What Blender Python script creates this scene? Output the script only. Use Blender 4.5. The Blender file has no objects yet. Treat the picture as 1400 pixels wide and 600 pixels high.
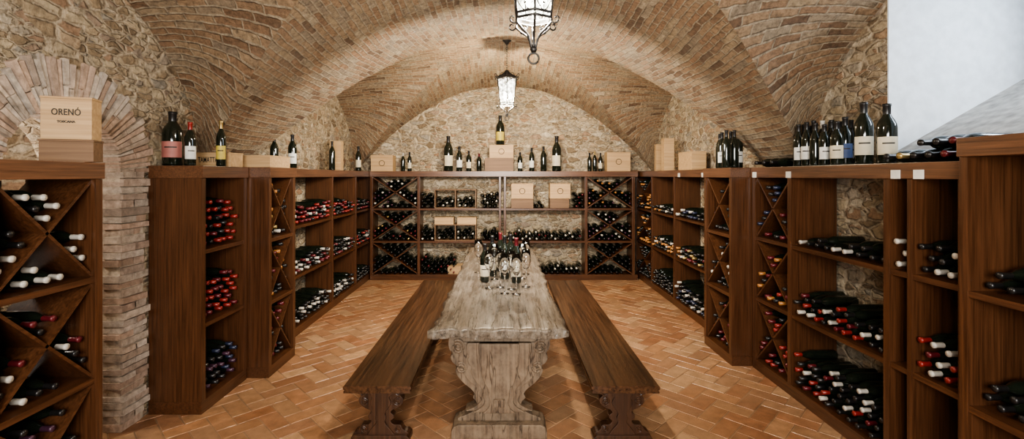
import bpy, bmesh, math, random
import numpy as np
from mathutils import Matrix, Vector, noise
random.seed(7); rng=np.random.RandomState(5)
C=bpy.context.scene.collection
try: bpy.context.scene.view_settings.look='AgX - Medium High Contrast'
except Exception as ex: print(ex)
F=640.0; VX=688.0; VY=240.0; CH=1.92
def PX(px,D): return (px-VX)*D/F
def PZ(py,D): return CH+(VY-py)*D/F
# ------------------------------------------------------------ materials
def nm(name):
    m=bpy.data.materials.new(name); m.use_nodes=True
    nt=m.node_tree; b=nt.nodes['Principled BSDF']; return m,nt,b
def N(nt,t,**k):
    n=nt.nodes.new(t)
    for a,v in k.items(): setattr(n,a,v)
    return n
def ramp(nt,cols,interp='LINEAR'):
    r=N(nt,'ShaderNodeValToRGB'); e=r.color_ramp.elements; r.color_ramp.interpolation=interp
    while len(e)<len(cols): e.new(.5)
    for i,(p,c) in enumerate(cols): e[i].position=p; e[i].color=(*c,1)
    return r
def math_(nt,op,a,b=None,c=None):
    n=N(nt,'ShaderNodeMath',operation=op)
    for i,v in enumerate((a,b,c)):
        if v is None: continue
        if isinstance(v,(int,float)): n.inputs[i].default_value=v
        else: nt.links.new(v,n.inputs[i])
    return n.outputs[0]
def simple(name,col,rough=.5,metal=0,var=.06,**k):
    m,nt,b=nm(name); L=nt.links.new
    tc=N(nt,'ShaderNodeTexCoord'); no=N(nt,'ShaderNodeTexNoise'); no.inputs['Scale'].default_value=14
    L(tc.outputs['Object'],no.inputs['Vector'])
    lo=tuple(c*(1-var*2) for c in col); hi=tuple(min(1,c*(1+var*2)) for c in col)
    r=ramp(nt,[(.3,lo),(.7,hi)]); L(no.outputs['Fac'],r.inputs['Fac']); L(r.outputs['Color'],b.inputs['Base Color'])
    b.inputs['Roughness'].default_value=rough; b.inputs['Metallic'].default_value=metal
    for a,v in k.items(): b.inputs[a].default_value=v
    return m
def wood(name,dark,light,axis='x',rough=.45,scale=1.0,bump=.15,worn=None,cracks=False,lo=.30,hi=.72,wamt=.7):
    m,nt,b=nm(name); L=nt.links.new
    tc=N(nt,'ShaderNodeTexCoord'); mp=N(nt,'ShaderNodeMapping'); L(tc.outputs['Object'],mp.inputs['Vector'])
    s={'x':(2.2,70,70),'y':(70,2.2,70),'z':(70,70,2.2)}[axis]
    mp.inputs['Scale'].default_value=tuple(v*scale for v in s)
    oi=N(nt,'ShaderNodeObjectInfo'); ad=N(nt,'ShaderNodeVectorMath',operation='MULTIPLY_ADD')
    L(oi.outputs['Random'],ad.inputs[0]); ad.inputs[1].default_value=(13,17,11); L(mp.outputs['Vector'],ad.inputs[2])
    no=N(nt,'ShaderNodeTexNoise'); no.inputs['Scale'].default_value=1; no.inputs['Detail'].default_value=6; no.inputs['Roughness'].default_value=.6; no.inputs['Distortion'].default_value=.35
    L(ad.outputs[0],no.inputs['Vector'])
    r=ramp(nt,[(lo,dark),(hi,light)]); L(no.outputs['Fac'],r.inputs['Fac'])
    col=r.outputs['Color']; hgt=no.outputs['Fac']
    if worn:
        n2=N(nt,'ShaderNodeTexNoise'); n2.inputs['Scale'].default_value=9; n2.inputs['Detail'].default_value=10; n2.inputs['Roughness'].default_value=.72
        mp2=N(nt,'ShaderNodeMapping'); L(tc.outputs['Object'],mp2.inputs['Vector'])
        mp2.inputs['Scale'].default_value={'x':(.3,1.8,1.8),'y':(2.0,.35,2.0),'z':(1.2,1.2,.9)}[axis]
        L(mp2.outputs['Vector'],n2.inputs['Vector'])
        r2=ramp(nt,[(.40,(0,0,0)),(.66,(1,1,1))]); L(n2.outputs['Fac'],r2.inputs['Fac'])
        mx=N(nt,'ShaderNodeMixRGB'); mx.inputs[2].default_value=(*worn,1); 
        L(math_(nt,'MULTIPLY',r2.outputs['Color'],wamt),mx.inputs[0]); L(col,mx.inputs[1]); col=mx.outputs[0]
    if cracks:
        n4=N(nt,'ShaderNodeTexNoise'); n4.inputs['Scale'].default_value=1; n4.inputs['Detail'].default_value=4
        mp4=N(nt,'ShaderNodeMapping'); L(tc.outputs['Object'],mp4.inputs['Vector']); mp4.inputs['Scale'].default_value={'x':(.5,9,9),'y':(10,.7,10),'z':(8,8,.9)}[axis]
        L(mp4.outputs[0],n4.inputs['Vector'])
        d=math_(nt,'ABSOLUTE',math_(nt,'SUBTRACT',n4.outputs['Fac'],.5))
        rc=ramp(nt,[(.0,(.16,.13,.11)),(.008,(1,1,1))]); L(d,rc.inputs['Fac'])
        mm=N(nt,'ShaderNodeMixRGB',blend_type='MULTIPLY'); mm.inputs[0].default_value=.85; L(col,mm.inputs[1]); L(rc.outputs['Color'],mm.inputs[2]); col=mm.outputs[0]
        hgt=math_(nt,'MULTIPLY_ADD',rc.outputs['Color'],.9,no.outputs['Fac'])
    L(col,b.inputs['Base Color']); b.inputs['Roughness'].default_value=rough
    bp=N(nt,'ShaderNodeBump'); bp.inputs['Strength'].default_value=bump; bp.inputs['Distance'].default_value=.01
    L(hgt,bp.inputs['Height']); L(bp.outputs['Normal'],b.inputs['Normal'])
    return m
def stone(name):
    m,nt,b=nm(name); L=nt.links.new
    tc=N(nt,'ShaderNodeTexCoord'); 
    nd=N(nt,'ShaderNodeTexNoise'); nd.inputs['Scale'].default_value=5; nd.inputs['Detail'].default_value=6; nd.inputs['Roughness'].default_value=.65
    L(tc.outputs['Object'],nd.inputs['Vector'])
    ma=N(nt,'ShaderNodeVectorMath',operation='MULTIPLY_ADD'); L(nd.outputs['Color'],ma.inputs[0]); ma.inputs[1].default_value=(.13,.13,.09); L(tc.outputs['Object'],ma.inputs[2])
    def layer(sc,off):
        mp=N(nt,'ShaderNodeMapping'); mp.inputs['Scale'].default_value=sc; mp.inputs['Location'].default_value=off; L(ma.outputs[0],mp.inputs['Vector'])
        v1=N(nt,'ShaderNodeTexVoronoi'); v1.inputs['Scale'].default_value=1; v1.inputs['Randomness'].default_value=.9
        v2=N(nt,'ShaderNodeTexVoronoi',feature='DISTANCE_TO_EDGE'); v2.inputs['Scale'].default_value=1; v2.inputs['Randomness'].default_value=.9
        L(mp.outputs[0],v1.inputs['Vector']); L(mp.outputs[0],v2.inputs['Vector'])
        sp=N(nt,'ShaderNodeSeparateColor'); L(v1.outputs['Color'],sp.inputs[0]); return sp.outputs[0],v2.outputs['Distance']
    c1,d1=layer((5.2,5.2,12),(0,0,0)); c2,d2=layer((8.5,8.5,21),(3,1,2))
    n5=N(nt,'ShaderNodeTexNoise'); n5.inputs['Scale'].default_value=2.1; n5.inputs['Detail'].default_value=2; L(tc.outputs['Object'],n5.inputs['Vector'])
    sel=math_(nt,'GREATER_THAN',n5.outputs['Fac'],.51)
    mc=N(nt,'ShaderNodeMix'); L(sel,mc.inputs[0]); L(c1,mc.inputs[2]); L(c2,mc.inputs[3])
    md=N(nt,'ShaderNodeMix'); L(sel,md.inputs[0]); L(d1,md.inputs[2]); L(d2,md.inputs[3])
    cc,dd=mc.outputs[0],md.outputs[0]
    r=ramp(nt,[(0,(.22,.16,.10)),(.2,(.39,.30,.195)),(.38,(.56,.465,.325)),(.54,(.40,.25,.15)),(.68,(.34,.31,.26)),(.84,(.50,.40,.265)),(1,(.70,.62,.49))])
    L(cc,r.inputs['Fac'])
    n2=N(nt,'ShaderNodeTexNoise'); n2.inputs['Scale'].default_value=20; n2.inputs['Detail'].default_value=10; n2.inputs['Roughness'].default_value=.7; L(tc.outputs['Object'],n2.inputs['Vector'])
    mul=N(nt,'ShaderNodeMixRGB',blend_type='MULTIPLY'); mul.inputs[0].default_value=.95
    r3=ramp(nt,[(.32,(.44,.42,.39)),(.62,(1.15,1.12,1.08))]); L(n2.outputs['Fac'],r3.inputs['Fac']); 
    rm=ramp(nt,[(.04,(1,1,1)),(.13,(0,0,0))]); L(dd,rm.inputs['Fac'])
    mx=N(nt,'ShaderNodeMixRGB'); L(rm.outputs['Color'],mx.inputs[0]); L(r.outputs['Color'],mx.inputs[1]); mx.inputs[2].default_value=(.54,.45,.33,1)
    L(mx.outputs[0],mul.inputs[1]); L(r3.outputs['Color'],mul.inputs[2])
    L(mul.outputs[0],b.inputs['Base Color']); b.inputs['Roughness'].default_value=.9
    rh=ramp(nt,[(.035,(0,0,0)),(.16,(.8,.8,.8))]); L(dd,rh.inputs['Fac'])
    ah=math_(nt,'MULTIPLY_ADD',n2.outputs['Fac'],1.2,rh.outputs['Color'])
    bp=N(nt,'ShaderNodeBump'); bp.inputs['Strength'].default_value=1; bp.inputs['Distance'].default_value=.030
    L(ah,bp.inputs['Height']); L(bp.outputs['Normal'],b.inputs['Normal'])
    return m
def brick_uv(name):
    m,nt,b=nm(name); L=nt.links.new; BW,BH=.225,.061
    uv=N(nt,'ShaderNodeUVMap'); uv.uv_map='UVMap'; tc=N(nt,'ShaderNodeTexCoord')
    nd=N(nt,'ShaderNodeTexNoise'); nd.inputs['Scale'].default_value=8; nd.inputs['Detail'].default_value=6; nd.inputs['Roughness'].default_value=.6; L(tc.outputs['Object'],nd.inputs['Vector'])
    ma=N(nt,'ShaderNodeVectorMath',operation='MULTIPLY_ADD'); L(nd.outputs['Color'],ma.inputs[0]); ma.inputs[1].default_value=(.055,.040,0); L(uv.outputs[0],ma.inputs[2])
    br=N(nt,'ShaderNodeTexBrick'); L(ma.outputs[0],br.inputs['Vector'])
    br.inputs['Scale'].default_value=1; br.inputs['Brick Width'].default_value=BW; br.inputs['Row Height'].default_value=BH
    br.inputs['Mortar Size'].default_value=.009; br.inputs['Mortar Smooth'].default_value=.5
    s=N(nt,'ShaderNodeSeparateXYZ'); L(ma.outputs[0],s.inputs[0])
    row=math_(nt,'FLOOR',math_(nt,'DIVIDE',s.outputs[1],BH))
    sh=math_(nt,'MULTIPLY',math_(nt,'SUBTRACT',1.0,math_(nt,'FLOORED_MODULO',row,2.0)),.5)
    colm=math_(nt,'FLOOR',math_(nt,'ADD',math_(nt,'DIVIDE',s.outputs[0],BW),sh))
    cb=N(nt,'ShaderNodeCombineXYZ'); L(colm,cb.inputs[0]); L(row,cb.inputs[1])
    wn=N(nt,'ShaderNodeTexWhiteNoise',noise_dimensions='2D'); L(cb.outputs[0],wn.inputs['Vector'])
    rb=ramp(nt,[(0,(.18,.11,.065)),(.15,(.31,.195,.115)),(.35,(.42,.295,.18)),(.55,(.35,.21,.12)),(.75,(.45,.34,.215)),(.9,(.31,.245,.175)),(1,(.52,.42,.29))]); L(wn.outputs['Value'],rb.inputs['Fac'])
    mm=N(nt,'ShaderNodeMixRGB'); L(br.outputs['Fac'],mm.inputs[0]); L(rb.outputs['Color'],mm.inputs[1]); mm.inputs[2].default_value=(.47,.385,.275,1)
    n2=N(nt,'ShaderNodeTexNoise'); n2.inputs['Scale'].default_value=26; n2.inputs['Detail'].default_value=10; n2.inputs['Roughness'].default_value=.75; L(tc.outputs['Object'],n2.inputs['Vector'])
    n3=N(nt,'ShaderNodeTexNoise'); n3.inputs['Scale'].default_value=1.6; n3.inputs['Detail'].default_value=7; L(tc.outputs['Object'],n3.inputs['Vector'])
    mul=N(nt,'ShaderNodeMixRGB',blend_type='MULTIPLY'); mul.inputs[0].default_value=1
    r3=ramp(nt,[(.34,(.42,.40,.38)),(.62,(1.18,1.15,1.12))]); L(n2.outputs['Fac'],r3.inputs['Fac']); L(mm.outputs[0],mul.inputs[1]); L(r3.outputs['Color'],mul.inputs[2])
    mu2=N(nt,'ShaderNodeMixRGB'); r4=ramp(nt,[(.5,(0,0,0)),(.75,(.25,.25,.25))]); L(n3.outputs['Fac'],r4.inputs['Fac']); L(r4.outputs['Color'],mu2.inputs[0]); L(mul.outputs[0],mu2.inputs[1]); mu2.inputs[2].default_value=(.46,.38,.28,1)
    L(mu2.outputs[0],b.inputs['Base Color']); b.inputs['Roughness'].default_value=.9
    h=math_(nt,'MULTIPLY_ADD',wn.outputs['Value'],.7,math_(nt,'MULTIPLY_ADD',br.outputs['Fac'],-1.5,math_(nt,'MULTIPLY',n2.outputs['Fac'],1.8)))
    bp=N(nt,'ShaderNodeBump'); bp.inputs['Strength'].default_value=1; bp.inputs['Distance'].default_value=.028
    L(h,bp.inputs['Height']); L(bp.outputs['Normal'],b.inputs['Normal'])
    return m
def attr_mat(name,rough,noise_scale=9,lo=(.7,.68,.66),hi=(1.2,1.2,1.2),bump=.3,haze=None):
    m,nt,b=nm(name); L=nt.links.new
    at=N(nt,'ShaderNodeAttribute'); at.attribute_name='col'; tc=N(nt,'ShaderNodeTexCoord')
    no=N(nt,'ShaderNodeTexNoise'); no.inputs['Scale'].default_value=noise_scale; no.inputs['Detail'].default_value=9; no.inputs['Roughness'].default_value=.66; L(tc.outputs['Object'],no.inputs['Vector'])
    r=ramp(nt,[(.3,lo),(.7,hi)]); L(no.outputs['Fac'],r.inputs['Fac'])
    mul=N(nt,'ShaderNodeMixRGB',blend_type='MULTIPLY'); mul.inputs[0].default_value=1; L(at.outputs['Color'],mul.inputs[1]); L(r.outputs['Color'],mul.inputs[2])
    col=mul.outputs[0]
    if haze:
        n3=N(nt,'ShaderNodeTexNoise'); n3.inputs['Scale'].default_value=1.5; n3.inputs['Detail'].default_value=8; L(tc.outputs['Object'],n3.inputs['Vector'])
        r4=ramp(nt,[(.38,(.06,.06,.06)),(.7,(.55,.55,.55))]); L(n3.outputs['Fac'],r4.inputs['Fac'])
        mx=N(nt,'ShaderNodeMixRGB'); L(r4.outputs['Color'],mx.inputs[0]); L(col,mx.inputs[1]); mx.inputs[2].default_value=(*haze,1); col=mx.outputs[0]
    L(col,b.inputs['Base Color']); b.inputs['Roughness'].default_value=rough
    bp=N(nt,'ShaderNodeBump'); bp.inputs['Strength'].default_value=bump; bp.inputs['Distance'].default_value=.01
    L(no.outputs['Fac'],bp.inputs['Height']); L(bp.outputs['Normal'],b.inputs['Normal'])
    return m
M_stone=stone('rubble_stone'); M_brick=brick_uv('vault_brick')
M_floor=attr_mat('terracotta',.34,11,(.54,.51,.48),(1.26,1.26,1.26),.35,(.34,.205,.115))
M_vous=attr_mat('old_brick',.9,20,(.52,.50,.48),(1.18,1.15,1.12),.9)
D1,L1=(.036,.0145,.0062),(.112,.046,.0200)
M_wx=wood('stained_oak_h',D1,L1,'x',.30,1,.06); M_wz=wood('stained_oak_v',D1,L1,'z',.30,1,.06)
M_wtop=wood('stained_oak_top',(.055,.024,.012),(.16,.073,.036),'x',.32,1,.06)
M_bench=wood('bench_oak',(.022,.0105,.0055),(.10,.047,.0225),'y',.22,.7,.08,lo=.32,hi=.72)
M_benchleg=wood('bench_leg_oak',(.018,.008,.0045),(.085,.039,.019),'z',.34,.8,.12)
M_table=wood('weathered_table',(.034,.026,.019),(.18,.142,.106),'y',.26,.7,.35,(.27,.232,.185),True,wamt=.65)
M_tleg=wood('weathered_leg',(.055,.037,.023),(.19,.13,.082),'z',.62,.6,.45,(.27,.205,.14),True,wamt=.6)
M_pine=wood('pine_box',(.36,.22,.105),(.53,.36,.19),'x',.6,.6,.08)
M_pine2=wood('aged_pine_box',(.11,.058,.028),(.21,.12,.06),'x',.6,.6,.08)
M_iron=simple('wrought_iron',(.045,.042,.04),.38,.75)
M_glassd=simple('dark_bottle_glass',(.008,.011,.007),.07,0,.1,**{'Specular IOR Level':.7})
M_plaster=simple('white_plaster',(.68,.73,.78),.8,0,.04)
M_sill=simple('grey_sill',(.38,.37,.35),.8,0,.15)
M_ink=simple('black_ink',(.03,.025,.02),.6)
CAP={k:simple('capsule_'+k,c,.32,m_) for k,c,m_ in [('red',(.22,.022,.018),.1),('white',(.46,.43,.38),0),('black',(.014,.013,.013),.1),('orange',(.36,.16,.05),.1),('violet',(.055,.022,.04),.1),('gold',(.38,.27,.11),.6),('wine',(.10,.012,.016),.1),('navy',(.02,.026,.055),.1)]}
LAB={k:simple('label_'+k,c,.6) for k,c in [('cream',(.55,.49,.36)),('white',(.64,.63,.58)),('red',(.45,.10,.08)),('yellow',(.50,.39,.08)),('black',(.04,.04,.04)),('pink',(.34,.13,.11)),('blue',(.05,.08,.18))]}
mg,nt,b=nm('clear_glass'); b.inputs['Base Color'].default_value=(1,1,1,1); b.inputs['Roughness'].default_value=.02; b.inputs['Transmission Weight'].default_value=1; b.inputs['IOR'].default_value=1.5
M_glass=mg
mp_,nt,b=nm('lantern_pane'); out=nt.nodes['Material Output']; tr=N(nt,'ShaderNodeBsdfTransparent'); tr.inputs[0].default_value=(.94,.97,.96,1)
em=N(nt,'ShaderNodeEmission'); em.inputs[0].default_value=(1,.96,.85,1); em.inputs[1].default_value=13
gl=N(nt,'ShaderNodeMixShader'); tcn=N(nt,'ShaderNodeTexCoord'); nn=N(nt,'ShaderNodeTexNoise'); nn.inputs['Scale'].default_value=26
rr_=ramp(nt,[(.42,(.03,.03,.03)),(.68,(.42,.42,.42))]); nt.links.new(tcn.outputs['Object'],nn.inputs['Vector']); nt.links.new(nn.outputs['Fac'],rr_.inputs['Fac']); nt.links.new(rr_.outputs['Color'],gl.inputs[0])
nt.links.new(tr.outputs[0],gl.inputs[1]); nt.links.new(em.outputs[0],gl.inputs[2]); nt.links.new(gl.outputs[0],out.inputs[0])
M_pane=mp_
mb,nt,b=nm('bulb_glow'); b.inputs['Emission Color'].default_value=(1,.86,.62,1); b.inputs['Emission Strength'].default_value=160; M_bulb=mb
# ------------------------------------------------------------ helpers
def link(o): C.objects.link(o); return o
def mesh_obj(name,verts,faces,mat=None,parent=None,smooth=False,mats=None,mi=None):
    me=bpy.data.meshes.new(name); me.from_pydata([tuple(v) for v in verts],[],faces); 
    for m in (mats or ([mat] if mat else [])): me.materials.append(m)
    if mi: me.polygons.foreach_set('material_index',mi)
    if smooth: me.polygons.foreach_set('use_smooth',[True]*len(me.polygons))
    me.update(); o=bpy.data.objects.new(name,me); link(o)
    if parent: o.parent=parent
    return o
BF=[(0,3,2,1),(4,5,6,7),(0,1,5,4),(1,2,6,5),(2,3,7,6),(3,0,4,7)]
def bverts(a,b):
    x0,y0,z0=a;x1,y1,z1=b
    return [(x0,y0,z0),(x1,y0,z0),(x1,y1,z0),(x0,y1,z0),(x0,y0,z1),(x1,y0,z1),(x1,y1,z1),(x0,y1,z1)]
def boxes(lst):
    V=[];Fc=[]
    for a,b in lst:
        n=len(V); V+=bverts(a,b); Fc+=[tuple(i+n for i in f) for f in BF]
    return V,Fc
def box(name,a,b,mat,parent=None,bevel=0.0):
    o=mesh_obj(name,*boxes([(a,b)]),mat,parent)
    if bevel:
        bm=bmesh.new(); bm.from_mesh(o.data); bmesh.ops.bevel(bm,geom=bm.edges[:],offset=bevel,segments=2,affect='EDGES',profile=.7); bm.to_mesh(o.data); bm.free()
    return o
def empty(name,loc=(0,0,0),rz=0):
    o=bpy.data.objects.new(name,None); o.location=loc; o.rotation_euler=(0,0,rz); o.empty_display_size=.1; return link(o)
def tag(o,label,cat,group=None):
    w=label.split()
    if len(w)>12: print('LONG',label)
    o['label']=label; o['category']=cat
    if group: o['group']=group
    return o
def struct(o): o['kind']='structure'; return o
def lathe(prof,seg,ang0=0,ang1=2*math.pi):
    full=abs(ang1-ang0-2*math.pi)<1e-4; V=[];Fc=[]; n=seg if full else seg+1; idx=[]
    for r,z in prof:
        if r<1e-6: idx.append([len(V)]*n); V.append((0,0,z))
        else:
            row=[]
            for i in range(n):
                a=ang0+(ang1-ang0)*i/seg; row.append(len(V)); V.append((r*math.cos(a),r*math.sin(a),z))
            idx.append(row)
    for k in range(len(prof)-1):
        A=idx[k];B=idx[k+1]
        for i in range(seg):
            j=(i+1)%n
            f=[]
            for q in (A[i],A[j],B[j],B[i]):
                if q not in f: f.append(q)
            if len(f)>2: Fc.append(tuple(f))
    return V,Fc
def tube(pts,r,seg=6,closed=False):
    V=[];Fc=[]; P=[Vector(p) for p in pts]; n=len(P)
    for i,p in enumerate(P):
        if closed: t=P[(i+1)%n]-P[i-1]
        else: t=P[min(i+1,n-1)]-P[max(i-1,0)]
        t.normalize(); up=Vector((0,0,1)) if abs(t.z)<.9 else Vector((1,0,0))
        a=t.cross(up).normalized(); b_=t.cross(a)
        for k in range(seg):
            an=2*math.pi*k/seg; V.append(tuple(p+a*math.cos(an)*r+b_*math.sin(an)*r))
    m=n if closed else n-1
    for i in range(m):
        for k in range(seg):
            j=(i+1)%n; Fc.append((i*seg+k,i*seg+(k+1)%seg,j*seg+(k+1)%seg,j*seg+k))
    if not closed: Fc.append(tuple(range(seg))[::-1]); Fc.append(tuple((n-1)*seg+k for k in range(seg)))
    return V,Fc
def merge(L):
    V=[];Fc=[]
    for v,f in L:
        n=len(V); V+=list(v); Fc+=[tuple(i+n for i in q) for q in f]
    return V,Fc
def smooth_poly(pts,k=5):
    out=[]; n=len(pts)
    for i in range(n-1):
        p0=pts[max(i-1,0)];p1=pts[i];p2=pts[i+1];p3=pts[min(i+2,n-1)]
        for s in range(k):
            t=s/k
            out.append(tuple(.5*((2*p1[j])+(-p0[j]+p2[j])*t+(2*p0[j]-5*p1[j]+4*p2[j]-p3[j])*t*t+(-p0[j]+3*p1[j]-3*p2[j]+p3[j])*t**3) for j in (0,1)))
    out.append(pts[-1]); return out
def extrude_poly(poly,t,axis='y'):
    n=len(poly); V=[(x,-t/2,z) for x,z in poly]+[(x,t/2,z) for x,z in poly]
    Fc=[tuple(range(n)),tuple(range(2*n-1,n-1,-1))]
    for i in range(n): j=(i+1)%n; Fc.append((j,i,n+i,n+j))
    return V,Fc
def fix(o,bev=0):
    bm=bmesh.new(); bm.from_mesh(o.data); bmesh.ops.recalc_face_normals(bm,faces=bm.faces[:])
    if bev:
        ed=[e for e in bm.edges if len(e.link_faces)==2 and e.calc_face_angle(0)>.9]
        bmesh.ops.bevel(bm,geom=ed,offset=bev,segments=2,affect='EDGES',profile=.6)
    bm.to_mesh(o.data); bm.free(); return o
def text(body,size,loc,parent,mat,width,name='lettering'):
    cu=bpy.data.curves.new('t','FONT'); cu.body=body; cu.size=size; cu.align_x='CENTER'; cu.align_y='CENTER'; cu.extrude=.0008; cu.space_character=1.05; cu.offset=.0008
    t=bpy.data.objects.new('t',cu); link(t); bpy.context.view_layer.update()
    me=bpy.data.meshes.new_from_object(t.evaluated_get(bpy.context.evaluated_depsgraph_get())); bpy.data.objects.remove(t)
    me.materials.clear(); me.materials.append(mat)
    xs=[v.co.x for v in me.vertices]; sx=width/(max(xs)-min(xs))
    me.transform(Matrix.Translation(loc)@Matrix.Rotation(math.pi/2,4,'X')@Matrix.Diagonal((sx,1,1,1)))
    o=bpy.data.objects.new(name,me); link(o); o.parent=parent; return o
# ------------------------------------------------------------ floor
XL,XR,YB=-2.87,2.92,9.0
def make_floor():
    W=.145; V=[];Fc=[];cols=[]
    V+= [(-3.6,-3.2,-.004),(4.1,-3.2,-.004),(4.1,9.4,-.004),(-3.6,9.4,-.004)]; Fc.append((0,1,2,3)); cols.append((.24,.16,.10))
    c=math.sqrt(.5)
    pal=[(.31,.145,.070),(.35,.18,.09),(.25,.115,.058),(.38,.215,.115),(.32,.155,.08),(.43,.265,.15),(.28,.145,.08),(.34,.195,.11)]
    for i in range(-110,110):
        for j in range(-110,110):
            t=(i-j)%4
            if t==0: w,h=2,1
            elif t==3: w,h=1,2
            else: continue
            cx,cy=(i+w/2)*W,(j+h/2)*W; X=(cx-cy)*c; Y=(cx+cy)*c+3
            if not(-3.5<X<3.0 and -3.1<Y<9.2): continue
            g=.0034; z=random.uniform(-.0018,.001)
            n=len(V)
            for d,zz in ((g,-.005),(g+.004,z)):
                for (a,b_) in ((i*W+d,j*W+d),((i+w)*W-d,j*W+d),((i+w)*W-d,(j+h)*W-d),(i*W+d,(j+h)*W-d)):
                    a+=random.uniform(-.0015,.0015); b_+=random.uniform(-.0015,.0015)
                    V.append(((a-b_)*c,(a+b_)*c+3,zz+(random.uniform(-.0008,.0008) if zz>-.004 else 0)))
            col=random.choice(pal); k=random.uniform(.82,1.12); col=tuple(q*k for q in col)
            for f in [(4,5,6,7),(0,1,5,4),(1,2,6,5),(2,3,7,6),(3,0,4,7)]: Fc.append(tuple(q+n for q in f)); cols.append(col)
    o=mesh_obj('floor',V,Fc,M_floor); a=o.data.color_attributes.new('col','FLOAT_COLOR','CORNER')
    arr=[]
    for p in o.data.polygons: arr+= list((*cols[p.index],1))*p.loop_total
    a.data.foreach_set('color',arr); struct(o)
make_floor()
# ------------------------------------------------------------ walls
def wall_left():
    c,r,zs=3.07,.43,1.94
    pts=[(-3.2,-.01),(c-r,-.01),(c-r,zs)]+[(c-r*math.cos(a),zs+r*math.sin(a)) for a in [math.pi*i/20 for i in range(1,20)]]+[(c+r,zs),(c+r,-.01),(9.4,-.01),(9.4,4.2),(-3.2,4.2)]
    n=len(pts); V=[(XL,y,z) for y,z in pts]+[(XL-.6,y,z) for y,z in pts]
    Fc=[tuple(range(n)),tuple(range(2*n-1,n-1,-1))]+[((i+1)%n,i,n+i,n+(i+1)%n) for i in range(n)]
    o=mesh_obj('wall_left',V,Fc,M_stone); fix(o); struct(o)
    bm=bmesh.new(); bm.from_mesh(o.data); bmesh.ops.triangulate(bm,faces=[f for f in bm.faces if len(f.verts)>4]); bm.to_mesh(o.data); bm.free()
    V=[];Fc=[];cols=[]
    pal=[(.50,.41,.33),(.45,.33,.25),(.56,.48,.40),(.50,.38,.30),(.59,.52,.45),(.42,.34,.28)]
    def wedge(corners,x0,x1,mortar=False):
        n=len(V); 
        for x in (x0,x1):
            for y,z in corners: V.append((x,y+(0 if mortar else random.uniform(-.003,.003)),z+(0 if mortar else random.uniform(-.003,.003))))
        for f in BF: Fc.append(tuple(q+n for q in f))
        k=random.uniform(.72,1.1); cc=random.choice(pal); cc=(.52,.45,.36) if mortar else tuple(q*k for q in cc); cols.extend([cc]*6)
    nb=46; P=lambda rr,a:(c-rr*math.cos(a),zs+rr*math.sin(a)); a0=0
    for i in range(nb):
        a1=math.pi*(i+1)/nb+(random.uniform(-.01,.01) if i<nb-1 else 0); j=random.uniform(-.05,.035)
        wedge([P(r-.003,a0),P(r+.26,a0),P(r+.26,a1),P(r-.003,a1)],XL-.4,XL+.006,True)
        g=.0045/r
        x1=XL+.012+random.uniform(0,.022)
        sp_=r+random.choice((.12,.14,.27,.27))
        r0=r-.012+random.uniform(-.006,.006); r1=r+.30+j
        if sp_<r+.2:
            wedge([P(r0,a0+g),P(sp_-.004,a0+g*.8),P(sp_-.004,a1-g*.8),P(r0,a1-g)],XL-.39,x1)
            wedge([P(sp_+.004,a0+g*.8),P(r1,a0+g*.7),P(r1,a1-g*.7),P(sp_+.004,a1-g*.8)],XL-.19,x1+.004)
        else: wedge([P(r0,a0+g),P(r1,a0+g*.8),P(r1,a1-g*.8),P(r0,a1-g)],XL-.39,x1)
        a0=a1
    for side in (1,-1):
        ya,yb=c+side*(r-.003),c+side*(r+.22)
        wedge([(min(ya,yb),0),(max(ya,yb),0),(max(ya,yb),zs),(min(ya,yb),zs)],XL-.13,XL+.006,True)
    z=0.0; k=0
    while z<zs-.03:
        h=.056+random.uniform(-.01,.01)
        for side in (1,-1):
            e=[0,.13,.255] if k%2 else [0,.25]
            e[-1]+=random.uniform(-.07,.05); x1=XL+.010+random.uniform(0,.032)
            for q in range(len(e)-1):
                ya=c+side*(r-.012+random.uniform(-.018,.008)+e[q]+.004); yb=c+side*(r-.008+e[q+1]-.004)
                if side<0: ya,yb=yb,ya
                wedge([(ya,z+.004),(yb,z+.004),(yb,z+h-.004),(ya,z+h-.004)],XL-.12,x1)
        z+=h;k+=1
    o=mesh_obj('trim_1',V,Fc,M_vous); a=o.data.color_attributes.new('col','FLOAT_COLOR','CORNER'); arr=[]
    for p in o.data.polygons: arr+=list((*cols[p.index],1))*p.loop_total
    a.data.foreach_set('color',arr); fix(o); struct(o)
    V,Fc=boxes([((-4.6,1.9,-.01),(-4.5,4.3,3)),((-4.5,1.9,-.01),(-3.471,2.0,3)),((-4.5,4.2,-.01),(-3.471,4.3,3)),((-4.6,1.9,3),(-3.471,4.3,3.1)),((-4.6,1.9,-.11),(-3.471,4.3,-.011))])
    struct(mesh_obj('wall_passage',V,Fc,M_stone))
wall_left()
WD0,WD1,WZ0,WZ1=1.9,3.56,2.02,3.42
V,Fc=boxes([((XR,-3.2,-.01),(4.1,9.4,WZ0)),((XR,-3.2,WZ1),(4.1,9.4,4.2)),((XR,WD1,WZ0),(4.1,9.4,WZ1)),((XR,-3.2,WZ0),(4.1,WD0,WZ1))])
struct(mesh_obj('wall_right',V,Fc,M_stone))
V,Fc=boxes([((XR+.002,WD1-.012,WZ0),(4.1,WD1-.0005,WZ1)),((XR+.002,WD0+.0005,WZ0),(4.1,WD0+.012,WZ1)),((XR+.002,WD0+.012,WZ1-.012),(4.1,WD1-.012,WZ1-.0005))])
struct(mesh_obj('trim_2',V,Fc,M_plaster))
sl=[(XR+.0,2.07),(4.1,2.74),(4.1,2.03),(XR+.0,2.03)]
V=[(x,WD0+.013,z) for x,z in sl]+[(x,WD1-.013,z) for x,z in sl]
o=mesh_obj('trim_3',V,[(0,1,2,3),(7,6,5,4),(0,4,5,1),(1,5,6,2),(2,6,7,3),(3,7,4,0)],M_sill); fix(o); struct(o)
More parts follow.
